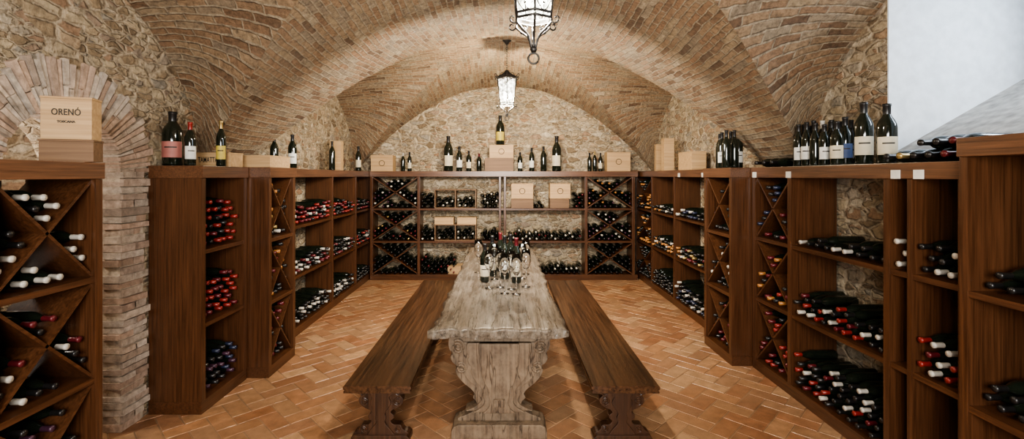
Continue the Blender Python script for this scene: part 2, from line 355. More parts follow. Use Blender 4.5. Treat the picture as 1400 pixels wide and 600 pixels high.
V,Fc=boxes([((4.04,WD0+.02,2.72),(4.09,WD0+.08,3.4)),((4.04,WD1-.08,2.72),(4.09,WD1-.02,3.4)),((4.04,WD0+.02,3.34),(4.09,WD1-.02,3.4)),((4.04,2.7,2.72),(4.09,2.76,3.4))])
struct(mesh_obj('window_1',V,Fc,M_wz))
struct(box('wall_back',(-3.5,YB,-.01),(4.1,YB+.4,4.2),M_stone))
struct(box('wall_front',(-3.5,-3.4,-.01),(4.1,-3.2,4.2),M_stone))
# ------------------------------------------------------------ vault
x0=(XL+XR)/2; a_=(XR-XL)/2
G=lambda t:3.94-2.01*t**1.75
T=lambda u:3.63-1.70*u**2.05
A=lambda v:1.93+1.6*math.sqrt(max(0,1-v*v))
def table(f,s):
    t=[0]; n=200
    for i in range(n): t.append(t[-1]+math.hypot(s/n,f((i+1)/n)-f(i/n)))
    return t
def arc(tb,u):
    k=min(abs(u),1)*200; i=min(int(k),199); v=tb[i]+(tb[i+1]-tb[i])*(k-i); return math.copysign(v,u)
def vault():
    V=[];UV=[];Fc=[]
    tT=table(T,a_)
    def nz(x,y): return .018*noise.noise(Vector((x*1.7,y*1.7,3)))+.007*noise.noise(Vector((x*6,y*6,3)))
    def grid(fn,n,m):
        b0=len(V)
        for i in range(n+1):
            for j in range(m+1):
                p,u=fn(i/n,j/m); V.append((p[0],p[1],p[2]+nz(p[0],p[1]))); UV.append(u)
        for i in range(n):
            for j in range(m):
                q=b0+i*(m+1)+j; Fc.append((q,q+1,q+m+2,q+m+1))
    for yc,bb in ((6.99,2.01),(2.465,1.975),(-2.04,1.975)):
        tA=table(A,bb)
        for sg in (1,-1):
            def fL(s,t,sg=sg):
                v=max(s,1e-4); tt=t*2-1; u=tt*v; au=abs(u)
                w=(v-au)/(1-au) if au<.9999 else 0
                z=G(au)*(1-w)+T(au)*w
                y=yc+sg*v*bb
                return (x0+u*a_,y,z),(y,arc(tT,u))
            grid(fL,40,56)
            def fS(s,t,sg=sg):
                u=max(s,1e-4); tt=t*2-1; v=tt*u; av=abs(v)
                w=(u-av)/(1-av) if av<.9999 else 0
                z=G(av)*(1-w)+A(av)*w
                z+=.10*4*w*(1-w)*av
                x=x0+sg*u*a_
                return (x,yc+v*bb,z),(x+.13,arc(tA,v)+.03)
            grid(fS,40,56)
    for ya,yb in ((4.44,4.98),(-.065,.49)):
        def fb(s,t):
            u=t*2-1; y=ya+(yb-ya)*s; return (x0+u*a_,y,T(abs(u))),(y,arc(tT,u))
        grid(fb,4,60)
    o=mesh_obj('ceiling',V,Fc,M_brick,smooth=True)
    uvl=o.data.uv_layers.new(name='UVMap'); arr=[]
    for l in o.data.loops: arr+=UV[l.vertex_index]
    uvl.data.foreach_set('uv',arr); struct(o)
vault()
# ------------------------------------------------------------ bottles
BP=[(0,.004),(.030,0),(.041,.004),(.043,.012),(.043,.215),(.0405,.238),(.032,.262),(.021,.283),(.0165,.298),(.0155,.345),(.0178,.347),(.0178,.357),(0,.358)]
CP=[(.0170,.292),(.0172,.343),(.0192,.346),(.0192,.3595),(0,.3605)]
def bmesh_data(name,prof,seg,mat,a0=0,a1=2*math.pi):
    v,f=lathe(prof,seg,a0,a1); me=bpy.data.meshes.new(name); me.from_pydata(v,[],f); me.materials.append(mat)
    me.polygons.foreach_set('use_smooth',[True]*len(f)); me.update(); return me
ME_b=bmesh_data('bottle_glass',BP,20,M_glassd)
ME_c={k:bmesh_data('capsule_'+k,CP,16,m) for k,m in CAP.items()}
ME_l={k:bmesh_data('label_'+k,[(.0434,.055),(.0436,.056),(.0436,.16),(.0434,.161)],16,m,-math.pi/2-1.2,-math.pi/2+1.2) for k,m in LAB.items()}
ME_p=bmesh_data('label_print',[(.0438,.118),(.0439,.119),(.0439,.126),(.0438,.127)],10,M_ink,-math.pi/2-.6,-math.pi/2+.6)
def lowdata():
    prof=[(0,.0),(.041,.002),(.043,.012),(.043,.215),(.032,.262),(.0165,.298),(.0172,.3),(.019,.36),(0,.361)]
    v,f=lathe(prof,10); mi=[0 if sum(v[q][2] for q in fc)/len(fc)<.3 else 1 for fc in f]; return v,f,mi
LV,LF,LM=lowdata()
ME_s={}
for k,m in CAP.items():
    me=bpy.data.meshes.new('small_bottle_'+k); me.from_pydata(LV,[],LF); me.materials.append(M_glassd); me.materials.append(m); me.polygons.foreach_set('material_index',LM); me.polygons.foreach_set('use_smooth',[True]*len(LF)); me.update(); ME_s[k]=me
CN={'red':'red','white':'white','black':'black','orange':'orange','violet':'violet','gold':'gold','wine':'burgundy','navy':'navy'}
def bottle(M,cap,lab=None,label='',group=None,small=False):
    o=bpy.data.objects.new('wine_bottle',ME_s[cap] if small else ME_b); link(o); o.matrix_world=M
    tag(o,label,'bottle',group)
    if not small:
        c=bpy.data.objects.new('capsule',ME_c[cap]); link(c); c.parent=o; c['label']=CN[cap]+' foil capsule'
        if lab:
            l=bpy.data.objects.new('bottle_label',ME_l[lab]); link(l); l.parent=o; l['label']=lab+' paper label'
            if M.translation.y<6:
                q=bpy.data.objects.new('label_print',ME_p); link(q); q.parent=l
    return o
nstand=0
def stand(px,ty,D,cap='black',lab=None,r=.043,base=2.0,where='on rack top',X=None):
    global nstand
    nstand+=1
    X=PX(px,D) if X is None else X; H=PZ(ty,D)-base
    M=Matrix.Translation((X,D,base+.0005))@Matrix.Rotation(random.uniform(-.3,.3)-math.atan2(X,D),4,'Z')@Matrix.Diagonal((r/.043,r/.043,H/.36,1))
    big='large ' if H>.43 else ''
    return bottle(M,cap,lab,f"{big}dark bottle, {CN[cap]} capsule,"+(f" {lab} label," if lab else '')+f" standing {where}",'bottles standing '+where)
lying=[]; BR=.039; BS=BR/.043
def pack(x0,x1,z0,z1,n,cell=None):
    r=BR+.001; g=.0045
    xs=np.arange(x0+r,x1-r,g); zs=np.arange(z0+r,z1-r,g)
    if len(xs)==0: return []
    Xg,Zg=np.meshgrid(xs,zs); m=np.ones_like(Xg,bool)
    if cell is not None:
        w,h=cell['w'],cell['h']; cx,cz=cell['x']+w/2,cell['z']+h/2; ln=math.hypot(w,h)
        d1=((Zg-cz)*w-(Xg-cx)*h)/ln; d2=((Zg-cz)*w+(Xg-cx)*h)/ln; k=r+.012; s=cell['s']
        m&=(s[0]*d1>=k)&(s[1]*d2>=k)
    key=Zg+rng.rand(*Xg.shape)*.012+.015*Xg*random.choice((-1,1)); out=[]
    for _ in range(int(n)):
        kk=np.where(m,key,1e9); i=np.argmin(kk)
        if kk.flat[i]>1e8: break
        x,z=Xg.flat[i],Zg.flat[i]; out.append((x,z)); m&=((Xg-x)**2+(Zg-z)**2)>=(2*r*.985)**2
    return out
ROWS=[(1.317,1.895),(.717,1.283),(.102,.683)]
def pick(p): return random.choice(p)
def rack(label,origin,rz,W,bays,depth=.40,H=2.0,group=None,pth=.05,name='wine_rack'):
    e=empty(name,origin,rz); tag(e,label,'wine rack',group); Mr=Matrix.Translation(origin)@Matrix.Rotation(rz,4,'Z')
    top=box('top_board',(-.004,-.012,H-.1),(W+.004,depth,H),M_wtop,e,.004)
    box('plinth',(0,.004,0),(W,depth,.1),M_wx,e,.003)
    x=0
    def post(x,w): box('upright',(x,0,.1),(x+w,depth,H-.1),M_wz,e,.003)
    post(0,pth); x=pth
    for i,bay in enumerate(bays):
        w=bay['w']
        for zz in (1.30,.70): box('shelf',(x,.006,zz-.017),(x+w,depth-.005,zz+.017),M_wx,e)
        for k,(z0,z1) in enumerate(ROWS):
            if k==0: z1=H-.1-.002
            h=z1-z0; fill=bay['f'][k]
            if bay['t']=='x':
                t=.024
                for poly in ([(x,z0),(x+w,z1-t),(x+w,z1),(x,z0+t)],[(x,z1),(x+w,z0+t),(x+w,z0),(x,z1-t)]):
                    V,Fc=extrude_poly(poly,depth-.05); V=[(a,b_+depth/2,c) for a,b_,c in V]; fix(mesh_obj('cross_brace',V,Fc,M_wx,e))
                for s in ((-1,-1),(1,-1),(-1,1),(1,1)):
                    for px_,pz_ in pack(x,x+w,z0,z1,max(0,fill[0]+random.randint(-1,1)),dict(x=x,z=z0,w=w,h=h,s=s)):
                        lying.append((Mr,px_,pz_,depth,pick(fill[1])))
            else:
                for sub in (fill if isinstance(fill,list) else [(0,1,fill[0],fill[1])]):
                    a,b_,n,pal=sub
                    if n:
                        for px_,pz_ in pack(x+a*w,x+b_*w,z0,z1,n*1.18): lying.append((Mr,px_,pz_,depth,pick(pal)))
        x+=w
        pw=bay.get('p',pth); post(x,pw); x+=pw
    return e
R,Wh,K,Or,Vi,Go,Wi,Na='red','white','black','orange','violet','gold','wine','navy'
rack('dark oak rack with crossed diagonal dividers beside the doorway',(-2.43,2.2,0),math.pi/2,.64,[dict(w=.54,t='x',f=[(4,[Wh,Wh,Wh,Wh,K]),(4,[Wh,Wh,Wi,K]),(6,[Vi,Vi,K])])],.42)
rack('dark oak wine rack with solid side panel beside brick doorway',(-2.42,3.76,0),math.pi/2,.66,[dict(w=.56,t='o',f=[(27,[R,R,R,Wi,K]),(24,[R,Wi,R,Wi]),(20,[Vi,K,K,K,Na])])],.43)
rack('projecting dark oak rack column with diagonal dividers, solid side panel',(-2.22,4.44,0),math.pi/2,.56,[dict(w=.46,t='x',f=[(4,[Or,Go,K,Wh,K]),(4,[Or,Wh,Wi,K,K]),(4,[K,Wi])])],.63)
rack('long dark oak rack with full open shelves along stone wall',(-2.47,5.02,0),math.pi/2,3.94,
 [dict(w=1.7,t='o',f=[(46,[R,R,Wi,Wi,K,Wh]),(42,[K,K,K,Wh,Wi]),(48,[Wh,K,K,K])]),dict(w=1.03,t='o',f=[(26,[R,Wi,K,K]),(28,[Wh,K,K,K,Wi]),(26,[K,Wh,K,K])]),dict(w=1.01,t='o',f=[(20,[K,Wi]),(24,[Wh,R,K,K]),(20,[K])])],.39)
rack('wide dark oak rack spanning end wall, diagonal dividers at ends',(-2.45,8.6,0),0,4.92,
 [dict(w=.82,t='x',f=[(9,[K,K,Vi,Wh]),(9,[K,K,Wi,Go]),(9,[K])]),
  dict(w=1.45,t='o',p=.04,f=[[(0,.18,9,[K]),(.76,1,12,[K,K,Wh])],[(0,.18,8,[K,Wh]),(.76,1,9,[K])],[(0,.46,26,[K,K,Wi])]]),
  dict(w=.05,t='o',p=.04,f=[(0,[K])]*3),
  dict(w=1.45,t='o',f=[[(.36,.50,3,[K]),(.86,1,7,[K,Wi])],[(0,.97,30,[K,K,Wi,Wh])],[(.3,.97,20,[K,K,Wh])]]),
  dict(w=.82,t='x',f=[(9,[K,K,Vi,Or]),(9,[K,Vi,Wh]),(9,[K,K])])],.38)
rack('long dark oak rack with diagonal and open bays along wall',(2.53,8.97,0),-math.pi/2,3.58,
 [dict(w=.9,t='x',f=[(7,[K,K,Or]),(7,[K,K,Or]),(7,[K])]),dict(w=1.0,t='o',f=[(14,[Or,K,Wh,K]),(24,[K,K,Wh,Or]),(28,[K])]),dict(w=1.48,t='o',f=[(24,[K,K,K,Na,Wh]),(34,[Go,K,K,Wh,Wi,Or,K]),(46,[K,K,K,Na,Wh])])],.38)
rack('projecting dark oak rack column with diagonal dividers, solid side panel',(2.30,5.36,0),-math.pi/2,.64,[dict(w=.54,t='x',f=[(4,[K,K,Na]),(4,[K,K,Wh]),(4,[K,Wi])])],.61)
rack('dark oak rack with open shelves and stone showing behind',(2.5,4.70,0),-math.pi/2,2.18,
 [dict(w=.53,t='x',f=[(4,[Na,K,K,Wi]),(4,[Wi,Or,R,K,K]),(4,[R,Wi,K])]),
  dict(w=.99,t='o',f=[(10.3,[K,K,K,K,Wh]),(24,[R,Wh,Wi,K,K]),(37,[K,K,K,R,Wh,Wi])]),
  dict(w=.13,t='o',f=[(3,[Wh]),(0,[K]),(2,[K])],p=.035),
  dict(w=.29,t='o',f=[(7,[R,Wh,K,K]),(8,[R,Wi,R,Wh]),(0,[K])])],.40)
rack('taller dark oak rack upright at end of wall racks',(2.43,2.495,0),-math.pi/2,.6,[dict(w=.51,t='o',f=[(8,[K]),(8,[K]),(8,[K])],p=.045)],.47,2.12,None,.045)
wl='on side rack'
stand(236,153,3.9,K,'pink',.075,where=wl); stand(260,167,3.86,R,'white',.042,where=wl); stand(305,165,4.08,Go,'yellow',.038,X=-2.459,where=wl)
stand(375,186,5.3,K,None,.045,where=wl); stand(402,184,5.62,K,'white',.05,X=-2.53,where=wl); stand(454,193,7.0,K,None,.045,where=wl); stand(490,200,8.3,K,'cream',.05,where=wl)
wb='on end-wall rack'
for px,ty,cap,lab,r in [(551,209,Wh,None,.04),(560,208,K,'cream',.04),(613,186,K,'cream',.085),(628,200,K,'white',.055),(641,206,K,'cream',.05),(655,210,Wi,None,.045),(711,208,K,'white',.045),(727,202,K,'white',.05),(743,200,K,None,.055),(761,186,K,'cream',.085),(806,209,K,None,.04),(813,207,Go,None,.04),(821,209,K,'cream',.04)]:
    stand(px,ty,8.78,cap,lab,r,where=wb)
wr='on side rack'
for i,(px,ty,D) in enumerate([(987,181,5.05),(993,178,4.9),(999,180,5.1),(1004,178,4.95),(1010,179,5.15),(984,183,5.2)]): stand(px,ty,D,K,'white' if i%2==0 else None,.042,where=wr)
for X,D,px,ty,cap,lab,r in [(2.60,4.12,0,170,K,'white',.042),(2.60,4.01,0,167,K,'white',.042),(2.70,4.07,0,165,K,None,.042),(2.60,3.90,0,168,K,None,.042),(2.60,3.79,0,170,K,'white',.042),(2.70,3.96,0,165,Wh,'cream',.042),(2.70,3.85,0,164,K,'white',.042),(2.60,3.65,0,166,K,'cream',.045),(2.71,3.71,0,160,K,'blue',.05),(2.68,3.48,0,140,K,'cream',.06),(2.68,3.27,0,142,K,'cream',.06),(2.81,3.90,0,166,K,None,.04),(2.81,4.02,0,166,K,'white',.04),(2.81,3.78,0,164,K,'cream',.04),(2.80,4.28,0,172,K,'white',.042),(2.70,4.2,0,170,K,None,.042)]:
    stand(0,ty,D,cap,lab,r,X=X,where=wr)
wt='on the table'
TZ=.822
for px,ty,D,cap,lab in [(663,333,4.85,K,'cream'),(673,322,5.15,K,'cream'),(690,322,5.0,K,'white'),(706,325,4.8,Wi,'cream'),(698,320,5.3,K,'cream'),(684,318,5.4,Wi,None)]:
    stand(px,ty,D,cap,lab,.05,TZ,wt)
stand(684,158,8.80,K,'yellow',.08,PZ(198,8.66)+.0015,'on stacked boxes')
LZ=2.0+.0445
for X,D,z,an,cp,lb in [(2.855,3.08,LZ,-1.5,K,'white'),(2.855,2.98,LZ,-1.5,Go,None),(2.855,2.88,LZ,-1.5,K,'cream'),(2.855,2.78,LZ,-1.5,K,None),(2.855,2.68,LZ,-1.5,Wi,'white'),(2.855,2.58,LZ,-1.5,K,None),(2.855,2.83,LZ+.073,-1.5,K,'white'),(2.855,2.73,LZ+.073,-1.5,K,None),(2.855,2.63,LZ+.073,-1.5,Wi,None),(2.83,4.40,LZ,-1.38,K,None),(2.83,4.53,LZ,-1.38,K,'cream'),(2.83,4.65,LZ,-1.4,K,None)]:
    M=Matrix.Translation((X,D,z))@Matrix.Rotation(an,4,'Z')@Matrix.Rotation(math.pi/2,4,'X')@Matrix.Rotation(random.uniform(0,2),4,'Z')
    bottle(M,cp,lb,'dark wine bottle lying flat on top of the rack','bottles lying on top of the rack'); nstand+=1
cam=Vector((0,0,CH)); L=[]
for Mr,x,z,dep,cap in lying:
    base=min(dep-.015,.42)
    M=Mr@Matrix.Translation((x,base-random.uniform(0,.03),z))@Matrix.Rotation(math.pi/2,4,'X')@Matrix.Rotation(random.uniform(0,6.28),4,'Z')@Matrix.Diagonal((BS,BS,.97,1))
    p=M@Vector((0,0,.3)); L.append(((p-cam).length if p.y>2.1 else 99,M,cap))
L.sort(key=lambda t:t[0]); NI=300-nstand
for i,(d,M,cap) in enumerate(L[:NI]):
    bottle(M,cap,None,f'dark wine bottle with {CN[cap]} capsule lying on rack shelf','bottles lying in the racks',small=(i>170))
names=list(CAP); LVn=np.array(LV); V=[];Fc=[];mi=[]; n=0
for d,M,cap in L[NI:]:
    A3=np.array(M); V.append(LVn@A3[:3,:3].T+A3[:3,3]); Fc+=[tuple(q+n for q in f) for f in LF]; mi+=[0 if k==0 else 1+names.index(cap) for k in LM]; n+=len(LV)
o=mesh_obj('wine_bottles',np.concatenate(V).tolist(),Fc,smooth=True,mats=[M_glassd]+[CAP[k] for k in names],mi=mi)
o['kind']='stuff'; tag(o,'many dark wine bottles lying stacked on the rack shelves','bottles')
# ------------------------------------------------------------ boxes
def wbox(x,y,z,w,d,h,mat,label,txt=None,grp=None,rz=0,emblem=False,stamp=0):
    e=empty('wooden_box',(x,y,z+.0005),rz); tag(e,label,'wooden box',grp)
    box('box_body',(-w/2,0,0),(w/2,d,h-.012),mat,e,.002); box('lid',(-w/2-.003,-.003,h-.0115),(w/2+.003,d+.003,h),mat,e,.002)
    if txt:
        for t,s,dx,dz,wd in txt: text(t,s,(dx,-.0035,h*.5+dz),e,M_ink,wd)
    if emblem:
        v,f=lathe([(.055,0),(.05,.004),(.045,0)],24); v=[(a,-.001-c,b_+h*.5) for a,b_,c in v]; mesh_obj('emblem',v,f,M_ink,e)
    return e
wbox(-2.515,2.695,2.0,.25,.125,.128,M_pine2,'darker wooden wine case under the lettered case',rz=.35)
e=wbox(-2.515,2.695,2.129,.235,.125,.245,M_pine,'pale wooden wine case with black lettering on another case',[('ORENÓ',.052,0,.032,.135),('TOSCANA',.018,0,-.022,.085)],rz=.35)
wbox(-2.60,4.17,2.0,.34,.2,.125,M_pine,'low pale wooden box with printed lettering behind bottles',[('TAMATTA',.066,-.030,-.004,.175)])
wbox(-2.42,4.50,2.0,.36,.42,.115,M_pine,'flat pale wooden wine box on the projecting rack')
wbox(-2.62,7.3,2.0,.17,.12,.46,M_pine,'tall narrow pale wooden bottle box standing upright')
bk=lambda p0,p1,y0,D,base,d,mat,lab,**k: wbox((PX(p0,D)+PX(p1,D))/2,D,base,(p1-p0)*D/F,d,PZ(y0,D)-base,mat,lab,**k)
bk(507,537,212,8.66,2.0,.25,M_pine,'pale wooden wine box with round stamp on end-wall rack',emblem=True)
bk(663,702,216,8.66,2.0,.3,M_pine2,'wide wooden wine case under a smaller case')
bk(669,702,198,8.66,PZ(216,8.66)+.001,.3,M_pine,'pale stamped wooden case stacked under a large bottle',emblem=True)
bk(830,862,208,8.66,2.0,.22,M_pine,'pale wooden wine box with round stamped emblem',emblem=True)
wbox(2.70,8.1,2.0,.10,.1,.46,M_pine,'slim pale wooden bottle box standing upright on the rack')
wbox(2.66,7.5,2.0,.16,.14,.52,M_pine,'tall pale wooden bottle box standing upright on the rack')
wbox(2.72,6.5,2.0,.2,.5,.26,M_pine,'pale wooden wine case on the side rack')
SD=8.605
def inr(p0,p1,y0,y1,mat,lab,row,**k):
    D=SD+.03; base=ROWS[row][0]+.0005
    return wbox((PX(p0,D)+PX(p1,D))/2,D,base+(max(0,PZ(y1,D)-base)),(p1-p0)*D/F,.28,PZ(y0,D)-PZ(y1,D),mat,lab,**k)
g='wooden cases in the end-wall rack'
def crate(p0,p1,y0,row,lab):
    D=SD+.02; xa,xb=PX(p0,D),PX(p1,D); z0=ROWS[row][0]+.0005; z1=PZ(y0,D); e=empty('bottle_crate',((xa+xb)/2,D,z0)); tag(e,lab,'crate',g); w=xb-xa;h=z1-z0
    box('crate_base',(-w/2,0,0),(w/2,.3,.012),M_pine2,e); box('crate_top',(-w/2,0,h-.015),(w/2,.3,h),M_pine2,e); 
    for q in (-1,0,1): box('divider',(q*(w/2-.008)-.008,0,.0125),(q*(w/2-.008)+.008,.3,h-.0155),M_pine2,e)
    for s in (-1,1):
        for px_,pz_ in pack((.012 if s>0 else -w/2+.02),(w/2-.02 if s>0 else -.012),.013,h-.016,9):
            extra.append(Matrix.Translation(((xa+xb)/2+px_,D+.35,z0+pz_))@Matrix.Rotation(math.pi/2,4,'X')@Matrix.Diagonal((BS,BS,.95,1)))
    return h
extra=[]
h=crate(594,651,259,0,'wooden crate with divider holding dark bottles')
h2=crate(594,651,307,1,'wooden crate with divider holding dark bottles')
for M in extra:
    bottle(M,random.choice([K,K,Wh]),None,'dark wine bottle lying in a wooden crate','bottles in the crates',small=True)
D_=SD+.03
for p0,p1 in ((594,620),(625,651)): wbox((PX(p0,D_)+PX(p1,D_))/2,D_,ROWS[1][0]+h2+.002,(p1-p0)*D_/F,.26,.13,M_pine,'flat pale wooden case on top of a crate',grp=g)
inr(699,729,272,284.5,M_pine2,'low wooden case on the rack shelf',0,grp=g)
wbox((PX(699,D_)+PX(729,D_))/2,D_,PZ(272,D_)+.006,(729-699)*D_/F,.26,.28,M_pine,'square pale wooden wine case with round stamp',grp=g,emblem=True)
inr(752,778,272,284.5,M_pine2,'low wooden case on the rack shelf',0,grp=g)
wbox((PX(752,D_)+PX(780,D_))/2,D_,PZ(272,D_)+.006,(780-752)*D_/F,.26,.28,M_pine,'square pale wooden wine case with round stamp',grp=g,emblem=True)
inr(612,634,364,375,M_pine,'low pale wooden tray on the bottom shelf',2,grp=g)
for X,D,z in [(2.486,4.08,1.93),(2.486,2.965,1.93),(2.486,2.80,1.93),(2.486,4.63,1.93),(2.516,6.7,1.93),(2.516,5.9,1.93)]:
    o=box('price_tag',(X-.0035,D-.035,z-.03),(X,D+.035,z+.025),LAB['white'])
    tag(o,'small white paper price card on the rack front','price tag','price cards')
# ------------------------------------------------------------ table
def table_():
    e=empty('dining_table',(-.03,3.35,0)); tag(e,'long rustic trestle table, weathered grey-brown wood, uneven worn top','table')
    Lg=3.85; W=.485; nx,ny=48,170; V=[];Fc=[]
    def pos(i,j,top):
        u=i/nx*2-1; y=j/ny*Lg
        wl=W+.030*noise.noise(Vector((y*1.1,0,1)))+.022*noise.noise(Vector((y*6,0,4)))+.008*noise.noise(Vector((y*20,0,4))); wr=W+.030*noise.noise(Vector((y*1.2,7,1)))+.022*noise.noise(Vector((y*6,9,4)))+.008*noise.noise(Vector((y*20,9,4)))
        if y<.3: wl+=.03*(1-y/.3)**2; wr+=.02*(1-y/.3)**2
        x=u*(wr if u>0 else wl)
        yy=y+((1-j/8)*(.045*noise.noise(Vector((x*5,3,0)))+.03*noise.noise(Vector((x*16,3,0)))+.012*noise.noise(Vector((x*45,3,0)))+.03*abs(u)**6) if j<8 else 0)
        ed=min((1-abs(u))*W,y,Lg-y)
        rd=.015*max(0,1-ed/.03)**2
        zt=.820-rd+.012*noise.noise(Vector((x*9,y*1.6,0)))+.004*noise.noise(Vector((x*30,y*5,0)))
        if not top: yy+=.012*noise.noise(Vector((x*8,1,2))) if j<8 else 0
        z=min(zt,.8215) if top else .745+rd*.5+.010*noise.noise(Vector((x*9,y*3,5)))
        return (x,yy,z)
    for top in (1,0):
        for j in range(ny+1):
            for i in range(nx+1): V.append(pos(i,j,top))
    B=(nx+1)*(ny+1)
    for j in range(ny):
        for i in range(nx):
            q=j*(nx+1)+i; Fc.append((q,q+1,q+nx+2,q+nx+1)); Fc.append((B+q,B+q+nx+1,B+q+nx+2,B+q+1))
    rim=[i for i in range(nx+1)]+[(j)*(nx+1)+nx for j in range(1,ny+1)]+[ny*(nx+1)+i for i in range(nx-1,-1,-1)]+[j*(nx+1) for j in range(ny-1,0,-1)]
    for a,b_ in zip(rim,rim[1:]+rim[:1]): Fc.append((b_,a,B+a,B+b_))
    o=mesh_obj('table_top',V,Fc,M_table,e,smooth=True); 
    for p in o.data.polygons:
        if p.index>=2*nx*ny: p.use_smooth=False
    hp=[(.35,.742),(.372,.715),(.378,.67),(.37,.63),(.35,.60),(.362,.57),(.345,.53),(.315,.505),(.325,.47),(.305,.425),(.26,.375),(.21,.335),(.185,.30),(.195,.27),(.17,.24),(.165,.21),(.19,.175),(.245,.145),(.30,.125),(.31,.10)]
    sp=smooth_poly(hp,4); poly=sp+[(-x,z) for x,z in sp[::-1]]
    for y in (.17,3.55):
        V,Fc=extrude_poly(poly,.09); V=[(a,b_+y,c) for a,b_,c in V]
        L_=[(V,Fc)]
        f=[(-.35,.0),(.35,.0),(.35,.05),(.335,.085),(.30,.101),(-.30,.101),(-.335,.085),(-.35,.05)]
        v2,f2=extrude_poly(f,.22); L_.append(([(a,b_+y,c) for a,b_,c in v2],f2))
        for k_,t_ in ((.84,.125),(.64,.165),(.40,.20)):
            q=[(x*k_,.16+(z-.1)*.86) for x,z in hp[1:-1]]
            q=smooth_poly([(x,z) for x,z in q if z<.70],3); q=q+[(-x,z) for x,z in q[::-1]]
            v3,f3=extrude_poly(q,t_); L_.append(([(a,b_+y,c) for a,b_,c in v3],f3))
        for s in (-1,1):
            for cx,cz,rr in ((.305,.655,.052),(.28,.50,.040)):
                for fy in (-1,1):
                    v4,f4=tube([(s*(cx+rr*(1-t/30)*math.cos(t*.5+1)),y+fy*.060,cz+rr*(1-t/30)*math.sin(t*.5+1)) for t in range(24)],.012,6); L_.append((v4,f4))
        v5,f5=boxes([((-.04,y-.125,.235),(.04,y+.125,.29))]); L_.append((v5,f5))
        o=mesh_obj('leg',*merge(L_),M_tleg,e); fix(o,.006)
    box('stretcher',(-.035,.22,.225),(.035,3.49,.31),M_tleg,e,.006)
table_()
def bench(xc,label):
    e=empty('bench',(xc,3.28,0)); tag(e,label,'bench','benches at the table')
    Lg=3.32; w=.235
    prof=[(-w,.394),(-w,.406),(-w+.006,.416),(-w-.004,.422),(-w-.004,.438),(-w+.004,.446),(w-.004,.446),(w+.004,.438),(w+.004,.422),(w-.006,.416),(w,.406),(w,.394)]
    V,Fc=extrude_poly(prof,Lg); V=[(a,b_+Lg/2,c) for a,b_,c in V]; fix(mesh_obj('seat',V,Fc,M_bench,e))
    hp=[(.165,.392),(.185,.37),(.175,.345),(.14,.33),(.16,.305),(.155,.27),(.12,.24),(.085,.225),(.07,.205),(.092,.185),(.088,.16),(.07,.145),(.09,.12),(.14,.115),(.155,.09),(.17,.075),(.195,.06),(.20,.03),(.20,0)]
    sp=smooth_poly(hp,4); poly=sp+[(-x,z) for x,z in sp[::-1]]
    cp=smooth_poly([(.06,.375),(.085,.35),(.06,.32),(.075,.28),(.05,.235),(.03,.205),(.04,.17),(.03,.14),(.07,.09),(.10,.05)],3); cpo=cp+[(-x,z) for x,z in cp[::-1]]
    for y in (.14,Lg-.3):
        V,Fc=extrude_poly(poly,.065); V=[(a,b_+y,c) for a,b_,c in V]; L_=[(V,Fc)]
        v3,f3=extrude_poly(cpo,.095); L_.append(([(a,b_+y,c) for a,b_,c in v3],f3))
        v2,f2=extrude_poly([(-.21,0),(.21,0),(.21,.035),(.19,.055),(-.19,.055),(-.21,.035)],.13); L_.append(([(a,b_+y,c) for a,b_,c in v2],f2))
        for s in (-1,1):
            for cx,cz,rr in ((.13,.355,.03),(.12,.285,.03),(.125,.085,.024)):
                for fy in (-1,1):
                    v4,f4=tube([(s*(cx+rr*(1-t/26)*math.cos(t*.55+1)),y+fy*.035,cz+rr*(1-t/26)*math.sin(t*.55+1)) for t in range(20)],.006,5); L_.append((v4,f4))
        o=mesh_obj('leg',*merge(L_),M_benchleg,e); fix(o,.003)
    box('stretcher',(-.02,.17,.2),(.02,Lg-.33,.27),M_benchleg,e,.004)
bench(-.885,'long low dark wooden bench with carved legs beside the table')
bench(.86,'long low dark wooden bench with carved legs beside the table')
# ------------------------------------------------------------ glasses
gp=[(0,0),(.034,0),(.035,.002),(.012,.006),(.0045,.014),(.004,.10),(.010,.112),(.030,.135),(.040,.165),(.041,.19),(.034,.245),(.0325,.245),(.039,.19),(.038,.166),(.028,.138),(.008,.117),(0,.115)]
gm=bmesh_data('wine_glass',gp,24,M_glass)
for px,D in [(684,4.60),(699,4.52),(714,4.98),(676,4.95),(719,4.62),(654,5.3),(669,4.56),(706,4.34),(719,5.22),(690,4.36)]:
    o=bpy.data.objects.new('wine_glass',gm); link(o); o.location=(PX(px,D),D,TZ+.001); o.scale=(1.2,1.2,1.5); tag(o,'clear stemmed wine glass standing on table by the bottles','wine glass','glasses on the table')
